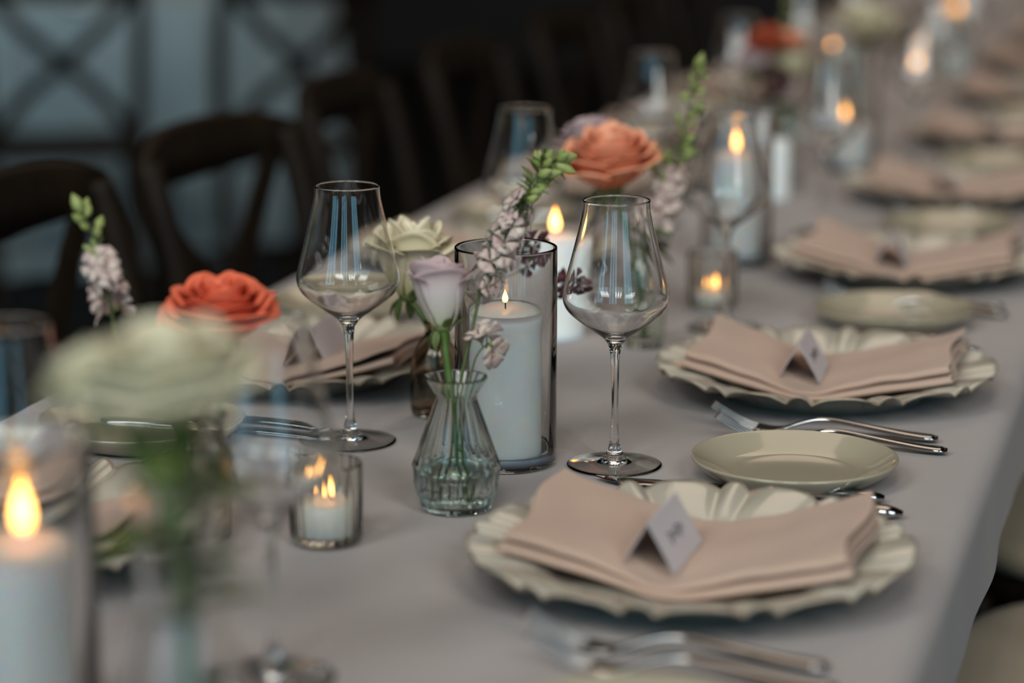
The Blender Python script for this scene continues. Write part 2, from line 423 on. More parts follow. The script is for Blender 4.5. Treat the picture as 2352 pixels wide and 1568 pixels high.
def make_napkin(seed):
    rnd = random.Random(seed)
    ph = [rnd.uniform(0, 6.28) for _ in range(8)]
    L, Wd = 23.4, 14.5
    # folded strip: path in (v, h); front folds at v~0, back folds at v~Wd
    path = []
    hs = [1.25, 0.84, 0.50, 0.12]
    def run(v0, v1, h0, h1, n):
        for i in range(n): path.append((v0+(v1-v0)*i/n, h0+(h1-h0)*i/n))
    run(Wd, 0.2, hs[0]-0.1, hs[0], 14)
    for i in range(5): a = PI/2 + PI*i/4; path.append((0.2+0.22*math.cos(a)-0.0, (hs[0]+hs[1])/2+0.2*math.sin(a)))
    run(0.5, Wd-0.8, hs[1]-0.02, hs[1]-0.2, 10)
    for i in range(5): a = PI/2 - PI*i/4; path.append((Wd-0.8+0.2*math.cos(a), hs[1]-0.35+0.14*math.sin(a)))
    run(Wd-1.0, -0.3, hs[2], hs[2], 10)
    for i in range(5): a = PI/2 + PI*i/4; path.append((-0.3+0.19*math.cos(a), (hs[2]+hs[3])/2+0.19*math.sin(a)))
    run(0.0, Wd-0.5, hs[3], hs[3], 8)
    nu = 46
    V, F = [], []
    m = len(path)
    for i in range(nu+1):
        u = -L/2 + L*i/nu; au = abs(u)/(L/2)
        for j, (v, h) in enumerate(path):
            vv = max(0.0, v/Wd)
            s1 = max(0, abs(u)-1.2)/10.5; sup = 2.1*s1**1.25
            lift = 1.35*au**2.0*vv**1.5*(0.75 if u < 0 else 0.75)
            mid = -0.75*math.exp(-((u+1.0)/2.6)**2)*(h/1.35)*(0.55+0.45*(1-vv))
            wr = 0.10*math.sin(u*0.9+v*0.35+ph[0])*au + 0.09*math.sin(v*0.75-u*0.3+ph[1]) + 0.05*math.sin(u*1.7+ph[2]+v*0.2)
            spread = 1.0 + 0.10*(h/1.35-0.5)*au      # layers fan apart at the ends
            x = u + (0.35*math.sin(v*0.5+ph[3]) - 0.5*(h-0.7))*au*(1 if u > 0 else -1)
            y = v - Wd/2 + 0.25*math.sin(u*0.35+ph[4]) - 1.0*math.exp(-(u/3.5)**2)*(1-vv)
            V.append((x, y, 0.72 + sup + lift*(0.4+0.6*h/1.35) + max(mid, -h*0.5) + h*spread + wr*(h/1.35)))
    for i in range(nu):
        for j in range(m-1): F.append([i*m+j, i*m+j+1, (i+1)*m+j+1, (i+1)*m+j])
    o = obj('napkin', mesh('napkin', V, F, 'napkin'))
    md = o.modifiers.new('thickness', 'SOLIDIFY'); md.thickness = 0.0022; md.offset = 0
    sb = o.modifiers.new('soft', 'SUBSURF'); sb.levels = 0; sb.render_levels = 1
    return tag(o, 'x', 'napkin', 'pink napkins on the charger plates')
def make_card(seed):
    """tent card: ridge along Y, name written on the +X panel"""
    rnd = random.Random(seed)
    t = thing('place_card', 'x', 'place card', (0, 0, 0), 0, 'place cards on the napkins')
    hw, hh, ln, th = 1.95, 3.4, 8.2, 0.05
    for s_ in (1, -1):
        n = Vector((s_*hh, 0, hw)).normalized()*th
        p = [Vector((s_*hw, -ln/2, 0)), Vector((s_*hw, ln/2, 0)), Vector((0, ln/2, hh)), Vector((0, -ln/2, hh))]
        V = [q for q in p] + [q+n for q in p]
        F = [[0, 1, 2, 3], [4, 5, 6, 7], [0, 1, 5, 4], [1, 2, 6, 5], [2, 3, 7, 6], [3, 0, 4, 7]]
        obj('panel', fixn(mesh('panel', V, F, 'card', smooth=False)), t)
    # a short handwritten name, lying on the panel that faces the guest
    pts = []
    L = 3.6; nl = rnd.randint(5, 6)
    for i in range(nl*10+1):
        q = i/10; ph_ = 2*PI*q
        pts.append((-L/2 + L*i/(nl*10) + 0.24*math.sin(ph_), 0.24*math.cos(ph_)*(1.0 + (1.0 if int(q) in (0, nl-2) else 0))))
    n = Vector((hh, 0, hw)).normalized(); upv = Vector((-hw, 0, hh)).normalized()
    base = Vector((hw*0.5, 0, hh*0.5)) + n*(th+0.012)
    path = [base + Vector((0, 1, 0))*a + upv*b for a, b in pts]
    obj('handwriting', mesh('handwriting', *tube(path, 0.045, 5), 'ink'), t)['label'] = 'handwritten black name'
    return t
def make_fork():
    t = thing('fork', 'x', 'fork', (0, 0, 0), 0, 'forks beside the charger plates')
    def curve(pts):
        sm = smooth_prof(pts, 12)
        def f(x):
            for (a, za), (b, zb) in zip(sm, sm[1:]):
                if x <= b: return za+(zb-za)*max(0, (x-a)/max(b-a, 1e-6))
            return sm[-1][1]
        return f
    # side view: tips up, bowl touching the cloth, arched handle, end down
    zc = curve([(0, 2.15), (1.5, 1.32), (3.2, 0.55), (4.8, 0.24), (6.2, 0.36), (7.8, 0.92), (9.3, 1.28), (11, 1.25), (14, 0.85), (17, 0.5), (19.4, 0.36)])
    hw = curve([(3.9, 1.08), (4.6, 1.10), (5.4, 1.0), (6.2, 0.68), (7.0, 0.40), (8.0, 0.30), (9.5, 0.32), (13, 0.48), (16.5, 0.72), (18.4, 0.82), (19.0, 0.68), (19.3, 0.42), (19.42, 0.12)])
    sec = []
    x = 4.0
    while x <= 19.41:
        ht = 0.13 + 0.10*max(0, min(1, (x-6)/3)); 
        if x > 18.9: ht *= 0.7
        sec.append((x, 0, zc(x), hw(x), ht)); x += 0.385 if x < 18.2 else 0.15
    obj('handle', fixn(mesh('handle', *loft(sec, 14), 'silver')), t)
    for k in range(4):
        y0 = -0.93 + 0.62*k
        s2 = []
        for i in range(12):
            x = 4.6 - 4.6*i/11; f = i/11
            s2.append((x, y0*(1.0-0.04*f), zc(x), 0.17*(1-0.55*f**1.5), 0.10*(1-0.5*f)))
        obj('tine', fixn(mesh('tine', *loft(s2, 8), 'silver')), t)
    return t
def make_knife():
    t = thing('knife', 'x', 'knife', (0, 0, 0), 0, 'knives beside the charger plates')
    bl = []
    for i in range(15):
        f = i/14; x = 12.4*f
        hwid = 0.95*min(1, (f*5+0.02))**0.6 if f < 0.2 else 0.95 - 0.22*((f-0.2)/0.8)
        bl.append((x, 0.95-hwid if f < 0.2 else 0.0, 0.30+0.12*f, hwid, 0.06+0.07*f))
    obj('blade', fixn(mesh('blade', *loft(bl, 10), 'silver')), t)
    hs = []
    for i in range(18):
        f = i/17; x = 12.2 + 10.6*f
        hs.append((x, 0, 0.44 + 0.12*math.sin(PI*f), (0.50+0.42*f)*(1 if f < 0.93 else 0.75 if f < 0.98 else 0.35), (0.34+0.16*f)*(1 if f < 0.93 else 0.75 if f < 0.98 else 0.35)))
    obj('handle', fixn(mesh('handle', *loft(hs, 14), 'silver')), t)
    return t
P_glass = Proto(make_wine_glass()); P_bread = Proto(make_bread_plate()); P_charger = Proto(make_charger())
P_nap = [Proto(make_napkin(s)) for s in (11, 12, 15)]
P_card = [Proto(make_card(s)) for s in (3, 8)]
P_fork = Proto(make_fork()); P_knife = Proto(make_knife())

jr = random.Random(21)
def setting(k, side):
    """one guest's place; side 'right' faces -X, 'left' is the same turned half round"""
    R_ = side == 'right'
    if R_: cx, cy, rot = -33.4, 160.7+58.7*k, 0.0
    else: cx, cy, rot = -81.6, 154.0+58.2*k, PI
    sg = 1 if R_ else -1
    end = 'in the %s row' % side
    o = ORD[k]
    jit = (lambda a: jr.uniform(-a, a)) if k > 1 else (lambda a: 0.0)
    x0, y0 = cx+jit(0.6), cy+jit(0.8)
    P_charger.put(T(x0, y0, 0.05), jr.uniform(0, 0.5) if k else 0.06, 'cream scalloped charger plate, %s' % nth(k, end))
    P_nap[k % 3 if R_ else (k+1) % 3].put(T(x0, y0 + sg*1.6, 0.1), rot + jit(0.05), 'folded blush pink napkin on its plate, %s' % nth(k, end))
    if k < 7: P_card[k % 2].put(T(x0-sg*1.9, y0 - sg*0.7, 1.85), rot + (-0.02 if k == 0 else 0.06+jit(0.06)), 'pale folded place card with black name, %s' % nth(k, end))
    for i, off in enumerate((-16.0, -19.8) if R_ else (-18.2, -21.0)):
        if k < 7: P_fork.put(T(cx - sg*((7.2 if R_ else 3.0) - (1.2 if R_ else 0.3)*(i == 1)) + jit(0.4), cy + sg*off + jit(0.3), 0.06), rot + jit(0.03), '%s silver fork, %s' % (('inner', 'outer')[i], nth(k, end)))
    for i, off in enumerate((19.2, 22.6)):
        if k < 7: P_knife.put(T(cx - sg*(10.6 + 1.9*(i == 1)) + jit(0.4), cy + sg*off + jit(0.3), 0.06), rot + (0.012 if i else -0.01), '%s silver knife, %s' % (('inner', 'outer')[i], nth(k, end)))
def bread(k, side, x, y): P_bread.put(T(x, y, 0.05), 0, 'small round cream bread plate, %s' % nth(k, 'in the %s row' % side))
for k in range(9): setting(k, 'right')
for k in range(9): setting(k, 'left')
bread(0, 'right', -29.6, 128.2); bread(1, 'right', -31.0, 189.0); bread(2, 'right', -31.4, 251.6)
for k in range(3, 9): bread(k, 'right', -31.5+jr.uniform(-.6, .6), 190.2+58.7*(k-1)+jr.uniform(-1, 1))
bread(0, 'left', -85.7, 186.0); bread(1, 'left', -86.9, 240.4)
for k in range(2, 8): bread(k, 'left', -86.6+jr.uniform(-.6, .6), 186.0+58.2*k+jr.uniform(-1, 1))
gl = [('right', 0, -53.7, 134.2), ('right', 1, -45.6, 188.8), ('right', 2, -47.6, 244.5), ('right', 3, -47.0, 304), ('right', 4, -43.2, 365), ('right', 5, -47, 421), ('right', 6, -47, 479), ('right', 7, -47, 538),
      ('left', 0, -69.6, 132.0), ('left', 1, -68.7, 190.2), ('left', 2, -69.3, 246.0), ('left', 3, -69.6, 307), ('left', 4, -70, 366), ('left', 5, -70, 424), ('left', 6, -70, 482)]
for side, k, x, y in gl:
    P_glass.put(T(x, y, 0.05), jr.uniform(0, 6), 'clear long-stemmed wine glass, %s' % nth(k, 'in the %s row of glasses' % side))

# ------------------------------------------------------------------ candles
def make_hurricane():
    prof = [(0, 0.05), (3.7, 0.05), (4.02, 0.10), (4.12, 0.25), (4.12, 17.6), (4.11, 17.72), (4.03, 17.78), (3.95, 17.72), (3.93, 17.6), (3.93, 1.25), (3.75, 1.08), (3.4, 1.0), (0, 0.98)]
    o = obj('hurricane_vase', fixn(mesh('hurricane_vase', *lathe(prof, 80), 'clear_glass')))
    return tag(o, 'x', 'candle holder', 'glass cylinders round the pillar candles')
def flame_me(h, r):
    prof = [(0, 0)] + [(r*math.sin(PI*min(1, (i/12))**0.62)**1.05*(1-0.25*i/12), h*i/12) for i in range(1, 12)] + [(0, h)]
    return fixn(mesh('flame', *lathe(smooth_prof(prof, 2), 20), 'flame'))
FL_S = flame_me(1.15, 0.27); FL_B = flame_me(2.6, 0.58); FL_M = flame_me(1.5, 0.33); FL_X = flame_me(3.5, 0.72)
def pillar(x, y, z, h, r, label, flame=None, tilt=0.0):
    t = thing('pillar_candle', label, 'candle', T(x, y, z), random.uniform(0, 6), 'pillar candles along the table')
    prof = [(0, 0), (r-0.1, 0), (r, 0.12), (r, h-0.9), (r-0.08, h-0.45), (r-0.32, h-0.14), (r-0.75, h+0.02), (r*0.5, h+0.06), (0.4, h-0.0), (0, h-0.04)]
    obj('wax_body', fixn(mesh('wax_body', *lathe(smooth_prof(prof, 2), 48), 'wax')), t)
    wk = spline([(0, 0, h-0.2), (0.02, 0.02, h+0.35), (0.09+tilt, 0.03, h+0.75)], 4)
    obj('wick', mesh('wick', *tube(wk, 0.06, 6), 'wick'), t)
    if flame is not None:
        f_ = obj('flame', flame, t, (0.0006, 0.0003, (h+0.42)*S)); f_['label'] = 'burning candle flame'
    return t
P_hur = Proto(make_hurricane())
def hurricane(x, y, label): P_hur.put(T(x, y, 0.06), 0, label)
hurricane(-54.35, 187.5, 'clear glass cylinder in the centre, around the sharpest white candle')
pillar(-54.2, 186.9, 1.08, 11.6, 2.95, 'white pillar candle with a tiny flame, between the two sharp wine glasses', FL_S)
hurricane(-63.2, 120.8, 'clear glass cylinder in the bottom left corner, around the nearest white candle')
pillar(-63.4, 121.2, 1.08, 10.3, 2.85, 'white pillar candle with a tall flame in the bottom left corner', FL_X)
pillar(-63.4, 236.6, 0.06, 10.1, 2.95, 'white pillar candle glowing just behind the central cylinder, lit', FL_B)
hurricane(-53.6, 281.4, 'tall clear glass cylinder behind the blurred second wine glass on the right')
pillar(-53.6, 281.4, 1.08, 11.6, 2.9, 'tall white lit pillar candle seen through the second right wine glass', FL_B)
hurricane(-52.0, 360.4, 'clear glass cylinder around the short lit candle far down the table')
pillar(-52.0, 360.4, 1.08, 5.6, 2.9, 'short white lit pillar candle far down the table, right of the flowers', FL_B)
hurricane(-62.2, 408.3, 'clear glass cylinder around the tall lit candle beyond the red flowers')
pillar(-62.2, 408.3, 1.08, 10.2, 2.7, 'tall white lit pillar candle beyond the red and cream flowers', FL_B)
hurricane(-51.2, 492, 'clear glass cylinder around the farthest tall lit candle at the top right')
pillar(-51.2, 492, 1.08, 11.2, 2.9, 'farthest tall white lit pillar candle at the top right', FL_B)
pillar(-57.6, 331, 0.06, 8.2, 1.7, 'slim white unlit pillar candle half-way down the table')

def make_votive():
    n = 176
    prof = [(0, 0.05), (2.2, 0.05), (2.5, 0.2), (2.58, 0.5), (2.62, 5.8), (2.6, 5.95), (2.5, 6.0), (2.47, 5.95), (2.44, 5.8), (2.42, 0.9), (2.2, 0.65), (0, 0.6)]
    V, F = lathe(prof, n)
    V = [list(v) for v in V]
    for i, v in enumerate(V):
        r = math.hypot(v[0], v[1])
        if r > 2.45 and 0.3 < v[2] < 5.9:
            a = math.atan2(v[1], v[0]); k = 1 + 0.026*math.cos(a*22)
            v[0] *= k; v[1] *= k
    o = obj('votive_holder', fixn(mesh('votive_holder', V, F, 'votive_glass')))
    return tag(o, 'x', 'candle holder', 'ribbed glass votive holders')
P_vot = Proto(make_votive())
def votive(x, y, where, h=1.9, fl=FL_M):
    P_vot.put(T(x, y, 0.05), random.uniform(0, 1), 'low ribbed glass votive holder ' + where)
    t = thing('votive_candle', 'small white lit votive candle in a ribbed glass ' + where, 'candle', T(x, y, 0.70), 0, 'votive candles')
    prof = [(0, 0), (2.15, 0), (2.25, 0.15), (2.25, h-0.1), (2.1, h), (0.5, h-0.08), (0, h-0.1)]
    obj('wax_body', fixn(mesh('wax_body', *lathe(prof, 40), 'wax')), t)
    obj('wick', mesh('wick', *tube([(0, 0, h-0.2), (0.02, 0, h+0.2), (0.05, 0, h+0.5)], 0.06, 6), 'wick'), t)
    obj('flame', fl, t, (0, 0, (h+0.2)*S))['label'] = 'burning candle flame'
votive(-60.6, 162.3, 'left of the clear bud vase', 2.3)
votive(-51.1, 255.2, 'under the second right wine glass', 0.9)
pillar(-56.0, 471, 0.06, 3.2, 2.0, 'short lit candle far down the table, lower of the two small flames', FL_B)
pillar(-59.5, 509, 0.06, 3.2, 2.0, 'short lit candle far down the table, upper of the two small flames', FL_B)

# ------------------------------------------------------------------ vases
def make_bud_vase(loc, label, matn='vase_glass', n=14, sx=1.0, water=3.3):
    t = thing('bud_vase', label, 'vase', loc, 0.2)
    # faceted outside (n flat sides, the lower ring turned half a side), smooth inside
    outer = [(0, 0.03, 0), (2.35, 0.03, 0), (2.62, 0.2, 0), (2.95, 0.95, 0), (3.22, 2.3, 1), (3.36, 3.6, 0), (3.0, 4.6, 0), (1.54, 9.05, 0), (1.56, 9.35, 0), (2.34, 10.7, 0), (2.36, 10.85, 0)]
    inner = [(2.18, 10.85), (2.12, 10.7), (1.32, 9.35), (1.29, 9.0), (2.66, 4.55), (2.92, 3.55), (2.8, 2.2), (2.55, 0.95), (2.2, 0.65), (0, 0.6)]
    N = n*4; st = 2*PI/n
    V, F, rings, nin = [], [], [], 0
    for i, (r, z, tw) in enumerate(outer + [(r, z, None) for r, z in inner]):
        if r == 0: rings.append([len(V)]*N); V.append((0, 0, z)); continue
        rings.append(list(range(len(V), len(V)+N)))
        for k in range(N):
            a = 2*PI*k/N; rr = r
            if tw is not None: rr = r*math.cos(st/2)/math.cos(((a + tw*st/2) % st) - st/2)*1.012
            V.append((rr*math.cos(a), rr*math.sin(a), z*0.95))
    sm = []
    for i in range(len(rings)-1):
        for k in range(N):
            u = []
            for v in (rings[i][k], rings[i][(k+1) % N], rings[i+1][(k+1) % N], rings[i+1][k]):
                if v not in u: u.append(v)
            F.append(u); sm.append(i >= len(outer))
    me = fixn(mesh('glass_body', V, F, matn, smooth=False)); me.polygons.foreach_set('use_smooth', sm)
    obj('glass_body', me, t)
    wp = [(0, 0.48), (2.22, 0.6), (2.57, 0.95), (2.82, 2.2), (2.93, water-0.02), (2.85, water), (0, water)]
    obj('water', fixn(mesh('water', *lathe([(r*sx, z*0.95) for r, z in wp], 56), 'water')), t)
    return t
def make_round_vase(loc, label, prof, matn, n=56):
    """thin glass bottle from an outer profile (bottom to lip)"""
    outer = smooth_prof(prof, 4)
    inner = [(max(r-0.2, 0), z) for r, z in outer if z > 0.5][::-1]
    full = [(0, 0.03)] + outer + [(outer[-1][0]-0.1, outer[-1][1]+0.06)] + inner + [(0, inner[-1][1]-0.05)]
    t = thing('bud_vase', label, 'vase', loc, 0)
    obj('glass_body', fixn(mesh('glass_body', *lathe(full, n), matn)), t)
    return t
make_bud_vase(T(-54.1, 173.2, 0.06), 'clear faceted glass bud vase holding the lilac rose in the centre')
make_round_vase(T(-64.7, 201.3, 0.06), 'smoky brown rounded glass bottle half hidden behind the clear bud vase', [(1.9, 0.05), (2.2, 0.4), (2.28, 2.0), (2.25, 4.2), (2.0, 5.6), (1.4, 6.6), (1.0, 7.2), (0.95, 8.0), (1.15, 8.4)], 'smoky_glass')
make_round_vase(T(-69.6, 160.4, 0.06), 'smoky brown glass bottle holding the red-orange rose on the left', [(2.0, 0.05), (2.3, 0.4), (2.4, 2.5), (2.3, 5.0), (1.9, 6.6), (1.5, 7.6), (1.4, 8.6), (1.65, 9.4)], 'smoky_glass')
make_round_vase(T(-46.4, 104.6, 0.06), 'blurred flared glass vase in front, holding the large cream rose', [(2.9, 0.05), (3.3, 0.5), (3.6, 3.0), (3.4, 7.5), (2.5, 12.0), (1.95, 14.4), (1.95, 16.0), (2.2, 19.2), (2.35, 20.8)], 'clear_glass')
make_round_vase(T(-53.6, 234.0, 0.06), 'greenish glass bottle behind the sharp right wine glass, holding the peach rose', [(1.7, 0.05), (1.95, 0.4), (2.05, 3.0), (1.95, 6.0), (1.5, 7.8), (1.1, 8.8), (1.1, 9.6), (1.35, 10.2)], 'green_glass')
make_round_vase(T(-59.0, 347.5, 0.06), 'clear glass vase far down the table under the red flowers', [(1.8, 0.05), (2.1, 0.4), (2.2, 3.5), (2.0, 7.0), (1.4, 9.5), (1.6, 11.0)], 'clear_glass')
make_round_vase(T(-54.2, 386.5, 0.06), 'clear glass vase far down the table under the pale cream flower', [(1.8, 0.05), (2.1, 0.4), (2.2, 3.5), (2.0, 7.0), (1.4, 9.5), (1.6, 11.0)], 'clear_glass')

# ------------------------------------------------------------------ flowers
def frame_of(axis):
    return Vector((0, 0, 1)).rotation_difference(Vector(axis).normalized()).to_matrix()
def petal(Rm, H, w, curl, a0, rnd, flare=0.0, rb=0.25, nu=9, nv=9, wave=0.05):
    V, F = [], []
    p1, p2 = rnd.uniform(0, 6.28), rnd.uniform(0, 6.28)
    for i in range(nv+1):
        t = i/nv
        r = Rm*(rb + (1-rb)*math.sin(min(1, t*1.25)*PI/2)**0.8) + flare*t*t
        lip = max(0, (t-0.72)/0.28)
        for j in range(nu+1):
            s_ = -1 + 2*j/nu
            wd = w*(0.55+0.45*math.sin(min(1, t*1.5)*PI/2))
            a = a0 + s_*wd
            hz = H*t*(1-0.16*s_*s_*t) - curl*0.75*lip*lip*(1-0.3*s_*s_) + wave*H*0.35*t*math.sin(2.2*s_*PI*0.5+p1)
            rr = r + curl*lip*lip + wave*Rm*t*math.sin(3.0*s_+p2) - 0.06*Rm*(1-s_*s_)*t*0 + 0.05*Rm*s_*t
            V.append(Vector((rr*math.cos(a), rr*math.sin(a), hz)))
    for i in range(nv):
        for j in range(nu): F.append([i*(nu+1)+j, i*(nu+1)+j+1, (i+1)*(nu+1)+j+1, (i+1)*(nu+1)+j])
    return V, F
BUD = [(0.30, 2.30, 3, 0.02, 0.0), (0.55, 2.45, 3, 0.08, 0.0), (0.80, 2.45, 3, 0.22, 0.05), (0.95, 2.30, 4, 0.34, 0.10)]
SEMI = [(0.22, 1.75, 3, 0.05, 0), (0.42, 1.85, 4, 0.10, 0.02), (0.64, 1.85, 4, 0.2, 0.08), (0.82, 1.75, 5, 0.34, 0.14), (0.92, 1.5, 5, 0.45, 0.25)]
OPEN = [(0.14, 1.32, 3, 0.03, 0), (0.28, 1.36, 4, 0.06, 0.0), (0.42, 1.34, 5, 0.09, 0.02), (0.57, 1.28, 5, 0.12, 0.05), (0.70, 1.16, 6, 0.15, 0.1), (0.80, 1.0, 6, 0.18, 0.14), (0.88, 0.8, 7, 0.18, 0.18)]
def add_bloom(root, base, axis, size, kind, matn, seed, hz=1.0):
    rnd = random.Random(seed); M = frame_of(axis); base = Vector(base)
    for (Rm, H, n, curl, flare) in kind:
        ph = rnd.uniform(0, 6.28)
        for k in range(n):
            V, F = petal(Rm*size*rnd.uniform(.94, 1.06), H*size*hz*rnd.uniform(.93, 1.05), 1.15*PI/n*rnd.uniform(1.0, 1.15), curl*size, ph+2*PI*k/n + rnd.uniform(-.1, .1), rnd, flare*size)
            me = mesh('petal', [base + M @ v for v in V], F, matn)
            o = obj('petal', me, root)
            md = o.modifiers.new('thickness', 'SOLIDIFY'); md.thickness = 0.0005; md.offset = 0
def leaf_me(base, direc, length, width, matn, name='leaf', droop=0.25, cup=0.25):
    d = Vector(direc).normalized(); side = d.cross(Vector((0, 0, 1)))
    if side.length < 0.1: side = Vector((1, 0, 0))
    side.normalize(); up = side.cross(d)
    V, F = [], []
    nv, nu = 8, 4
    for i in range(nv+1):
        t = i/nv; wd = width*math.sin(PI*min(1, t*0.96+0.02))**0.8*(1-0.25*t)
        c = Vector(base) + d*(length*t) - up*(droop*length*t*t)
        for j in range(nu+1):
            s_ = -1+2*j/nu; V.append(c + side*(s_*wd) + up*(cup*wd*s_*s_))
    for i in range(nv):
        for j in range(nu): F.append([i*(nu+1)+j, i*(nu+1)+j+1, (i+1)*(nu+1)+j+1, (i+1)*(nu+1)+j])
    return mesh(name, V, F, matn)
def thin(o, t=0.0006):
    md = o.modifiers.new('thickness', 'SOLIDIFY'); md.thickness = t; md.offset = 0; return o
def make_rose(label, path, size, kind, matn, axis, seed, stem_r=0.28, hz=1.0, group='roses in the vases', stem_mat='stem', leaves=(), sepals=True, cat='flower', name='rose'):
    """path in table centimetres, from the stem's foot to the bloom's base"""
    o0 = Vector(path[0]); root = thing(name, label, cat, T(*o0), 0, group)
    P = [Vector(p)-o0 for p in path]
    sp = spline(P, 6); n = len(sp)
    rad = [stem_r*(0.8+0.2*i/n) for i in range(n)]; rad[-1] = stem_r*1.7; rad[-2] = stem_r*1.35
    obj('stem', mesh('stem', *tube(sp, rad, 10), stem_mat), root)
    ax = Vector(axis).normalized(); b = P[-1]
    add_bloom(root, b, ax, size, kind, matn, seed, hz)
    if sepals:
        M = frame_of(ax); cup = [(0.2*size*0.3, -0.3*size*0.4), (0.30*size, -0.06*size), (0.34*size, 0.10*size), (0.28*size, 0.2*size)]
        V, F = lathe(cup, 16); obj('calyx', mesh('calyx', [b + M @ Vector(v) for v in V], F, 'leaf'), root)
        for k in range(5):
            a = 2*PI*k/5+0.4; d = M @ Vector((math.cos(a), math.sin(a), (0.9, -1.6, -0.9, -2.0, 1.3)[k]))
            thin(obj('sepal', leaf_me(b + M @ Vector((0.26*size*math.cos(a), 0.26*size*math.sin(a), 0.02)), d, size*0.75, size*0.2, 'leaf', 'sepal', 0.3), root))
    for (i, d, ln, wd) in leaves: thin(obj('leaf', leaf_me(sp[i], d, ln, wd, 'leaf'), root))
    return root

make_rose('pale lilac rosebud standing in the clear faceted bud vase', [(-53.6, 173.9, 0.75), (-54.2, 173.8, 5), (-54.9, 174.0, 10), (-55.5, 174.4, 13.6)], 2.0, BUD, 'lilac', (-0.12, 0.10, 1), 5, 0.30, hz=1.12)
make_rose('cream rose with curling petals behind the sharp left wine glass', [(-64.6, 201.3, 0.8), (-64.9, 201.3, 6), (-66.0, 201.4, 8.8), (-67.3, 201.6, 10.2)], 2.6, SEMI, 'cream_petal', (0.06, 0.12, 1), 9, 0.27, hz=1.5)
make_rose('red-orange rose beside the green flower spike on the left', [(-69.5, 160.4, 0.8), (-69.3, 160.3, 6), (-68.4, 160.2, 11), (-67.5, 160.2, 15.2)], 3.5, OPEN, 'coral', (0.05, -0.15, 1), 14, 0.28, hz=0.98)
make_rose('large blurred cream rose in the left foreground', [(-46.4, 104.6, 0.9), (-46.3, 104.6, 10), (-46.7, 105.0, 18), (-47.2, 105.8, 23.6)], 3.9, OPEN, 'yellow_petal', (-0.05, -0.1, 1), 17, 0.36, hz=0.9, leaves=((14, (1, 0.3, 0.2), 4.5, 1.4), (12, (-0.6, -1, 0.3), 4.5, 1.4), (16, (0.2, -1, 0), 3.5, 1.2)))
make_rose('small blurred cream bloom left of the large foreground rose', [(-46.0, 104.8, 0.9), (-46.2, 104.8, 10), (-47.2, 104.7, 19), (-50.3, 104.9, 24.4)], 2.2, OPEN, 'yellow_petal', (-0.5, 0.1, 0.8), 19, 0.25, hz=1.0)
make_rose('peach-orange garden rose above the right wine glass', [(-53.6, 234, 0.8), (-53.9, 234, 7), (-55.5, 234.1, 12), (-57.1, 234.3, 15.8)], 4.1, OPEN, 'peach', (-0.05, -0.22, 1), 23, 0.28, hz=1.12, leaves=((12, (1, -0.3, 0.1), 5, 1.6), (10, (0.8, 0.6, -0.3), 5, 1.6)))
make_rose('pale pink bloom behind the peach-orange garden rose', [(-53.9, 234.3, 0.8), (-54.4, 234.6, 8), (-57, 236, 14), (-59.4, 237, 18.4)], 3.0, OPEN, 'lilac', (-0.3, 0.1, 1), 25, 0.24, hz=1.0)
make_rose('dark red blurred flower far down the table', [(-59.0, 347.5, 0.8), (-59.4, 347.5, 8), (-61, 347.5, 14), (-62.1, 347.5, 18.0)], 2.9, OPEN, 'red_petal', (-0.1, -0.2, 1), 31, 0.24)
make_rose('pale blurred flower below the dark red one far down the table', [(-59.2, 347.2, 0.8), (-59.7, 347.2, 8), (-62, 346.6, 13), (-63.6, 346.2, 15.9)], 2.6, OPEN, 'lilac', (-0.3, -0.3, 1), 33, 0.24)
make_rose('pale cream blurred flower farthest down the table', [(-54.2, 386.5, 0.8), (-54.2, 386.5, 8), (-54, 386.6, 14), (-53.9, 387, 17.2)], 4.0, OPEN, 'yellow_petal', (0, -0.2, 1), 35, 0.26)
make_rose('pale greenish-cream blurred flower right of the dark red one', [(-58.8, 347.6, 0.8), (-58.6, 347.7, 8), (-59.0, 348.2, 12.5), (-59.3, 348.6, 15.2)], 2.5, OPEN, 'yellow_petal', (0.2, -0.2, 1), 37, 0.24)
make_rose('small amber blurred flower right above the dark red one', [(-59.0, 347.7, 0.8), (-59.1, 347.9, 8), (-59.4, 348.2, 14), (-59.5, 348.3, 18.8)], 2.0, OPEN, 'peach', (0.1, -0.1, 1), 39, 0.22)

